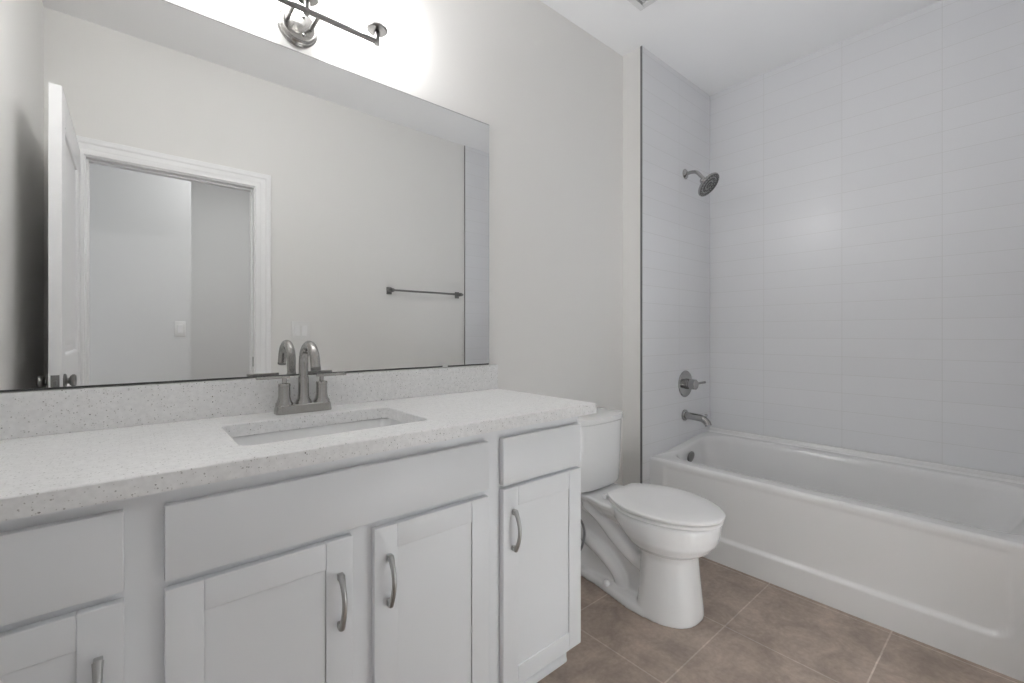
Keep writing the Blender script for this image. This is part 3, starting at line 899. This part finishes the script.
U = thing('tub_spout', 'brushed nickel tub spout with diverter knob above the tub rim', 'tub spout', (PX - 0.01, YT, 0.632))
sx = PX - 0.01
MB().lathe((sx, YT - 0.0002, 0.632), (0, -1, 0), [(0, 0.034), (0.008, 0.034), (0.012, 0.030), (0.014, 0.024)], 32).build('flange', M['chrome'], U, smooth=35)
MB().tube(spline([(sx, YT - 0.008, 0.632), (sx, YT - 0.05, 0.631), (sx, YT - 0.100, 0.628), (sx, YT - 0.128, 0.619), (sx, YT - 0.145, 0.603), (sx, YT - 0.151, 0.588)]), [0.0215] * 24 + [0.0205] * 10 + [0.0195] * 7, 22).build('body', M['chrome'], U, smooth=50)
MB().tube([(sx, YT - 0.136, 0.630), (sx, YT - 0.137, 0.648)], 0.0038, 10).lathe((sx, YT - 0.137, 0.646), (0, 0, 1), [(0, 0.004), (0.002, 0.0085), (0.008, 0.0085), (0.010, 0.005)], 18).build('diverter_knob', M['chrome'], U, smooth=35)

# ------------------------------------------------------------------ things on the door wall, seen in the mirror
R_ = thing('towel_bar', 'straight nickel towel bar with square posts reflected in the mirror', 'towel bar', (1.756, YF, 1.435))
for x in (1.456, 2.056):
    MB().box(x - 0.020, x + 0.020, YF + 0.0005, YF + 0.008, 1.425, 1.478, 0.002).box(x - 0.012, x + 0.012, YF + 0.008, YF + 0.070, 1.440, 1.466, 0.003).build('post', M['dark_nickel'], R_, smooth=30)
MB().box(1.430, 2.082, YF + 0.048, YF + 0.062, 1.4465, 1.4605, 0.002).build('bar', M['dark_nickel'], R_, smooth=30)


def switch_plate(name, x, y, z, gangs, label, side=1):
    s_ = thing(name, label, 'light switch', (x, y, z - 0.06))
    hw = 0.035 + 0.023 * (gangs - 1)
    MB().box(x - hw, x + hw, y + 0.0003, y + 0.006, z - 0.060, z + 0.060, 0.0025).build('cover_plate', M['switch'], s_, smooth=30)
    for k in range(gangs):
        cx = x + (k - (gangs - 1) / 2) * 0.046
        rk = MB()
        rk.loft([[(cx - 0.0165, y + 0.006, z - 0.033), (cx + 0.0165, y + 0.006, z - 0.033), (cx + 0.0165, y + 0.006, z + 0.033), (cx - 0.0165, y + 0.006, z + 0.033)],
                 [(cx - 0.0155, y + 0.0075, z - 0.032), (cx + 0.0155, y + 0.0075, z - 0.032), (cx + 0.0155, y + 0.0115, z + 0.032), (cx - 0.0155, y + 0.0115, z + 0.032)]])
        rk.build('rocker', M['trim'], s_)
    return s_


switch_plate('light_switch', 0.842, YF, 1.153, 2, 'white double rocker switch plate beside the door casing, in the mirror')
switch_plate('light_switch', 0.289, -2.8, 1.169, 1, 'white single rocker switch on the hall wall through the doorway')

# ------------------------------------------------------------------ exhaust fan grille on the ceiling
vx1, vy1 = 1.880, -0.282
G = thing('exhaust_fan_grille', 'square slatted exhaust fan grille on the ceiling', 'exhaust fan', (vx1 - 0.14, vy1 - 0.14, CEIL))
gz0 = CEIL - 0.016
mb = MB()
for a in ((vx1 - 0.28, vx1, vy1 - 0.028, vy1), (vx1 - 0.28, vx1, vy1 - 0.28, vy1 - 0.252), (vx1 - 0.28, vx1 - 0.252, vy1 - 0.252, vy1 - 0.028), (vx1 - 0.028, vx1, vy1 - 0.252, vy1 - 0.028)):
    mb.box(*a, gz0, CEIL - 0.0005)
mb.build('frame', M['grille'], G, bevel=0.003)
MB().box(vx1 - 0.252, vx1 - 0.028, vy1 - 0.252, vy1 - 0.028, CEIL - 0.004, CEIL - 0.0008).build('backing', M['grey'], G)
for k in range(11):
    y = vy1 - 0.040 - k * 0.020
    MB().loft([[(x, y + a, z) for a, z in ((0.0, gz0 + 0.002), (-0.009, gz0 + 0.010), (-0.0075, gz0 + 0.011), (0.0015, gz0 + 0.003))] for x in (vx1 - 0.252, vx1 - 0.028)]).build('slat', M['grille'], G)
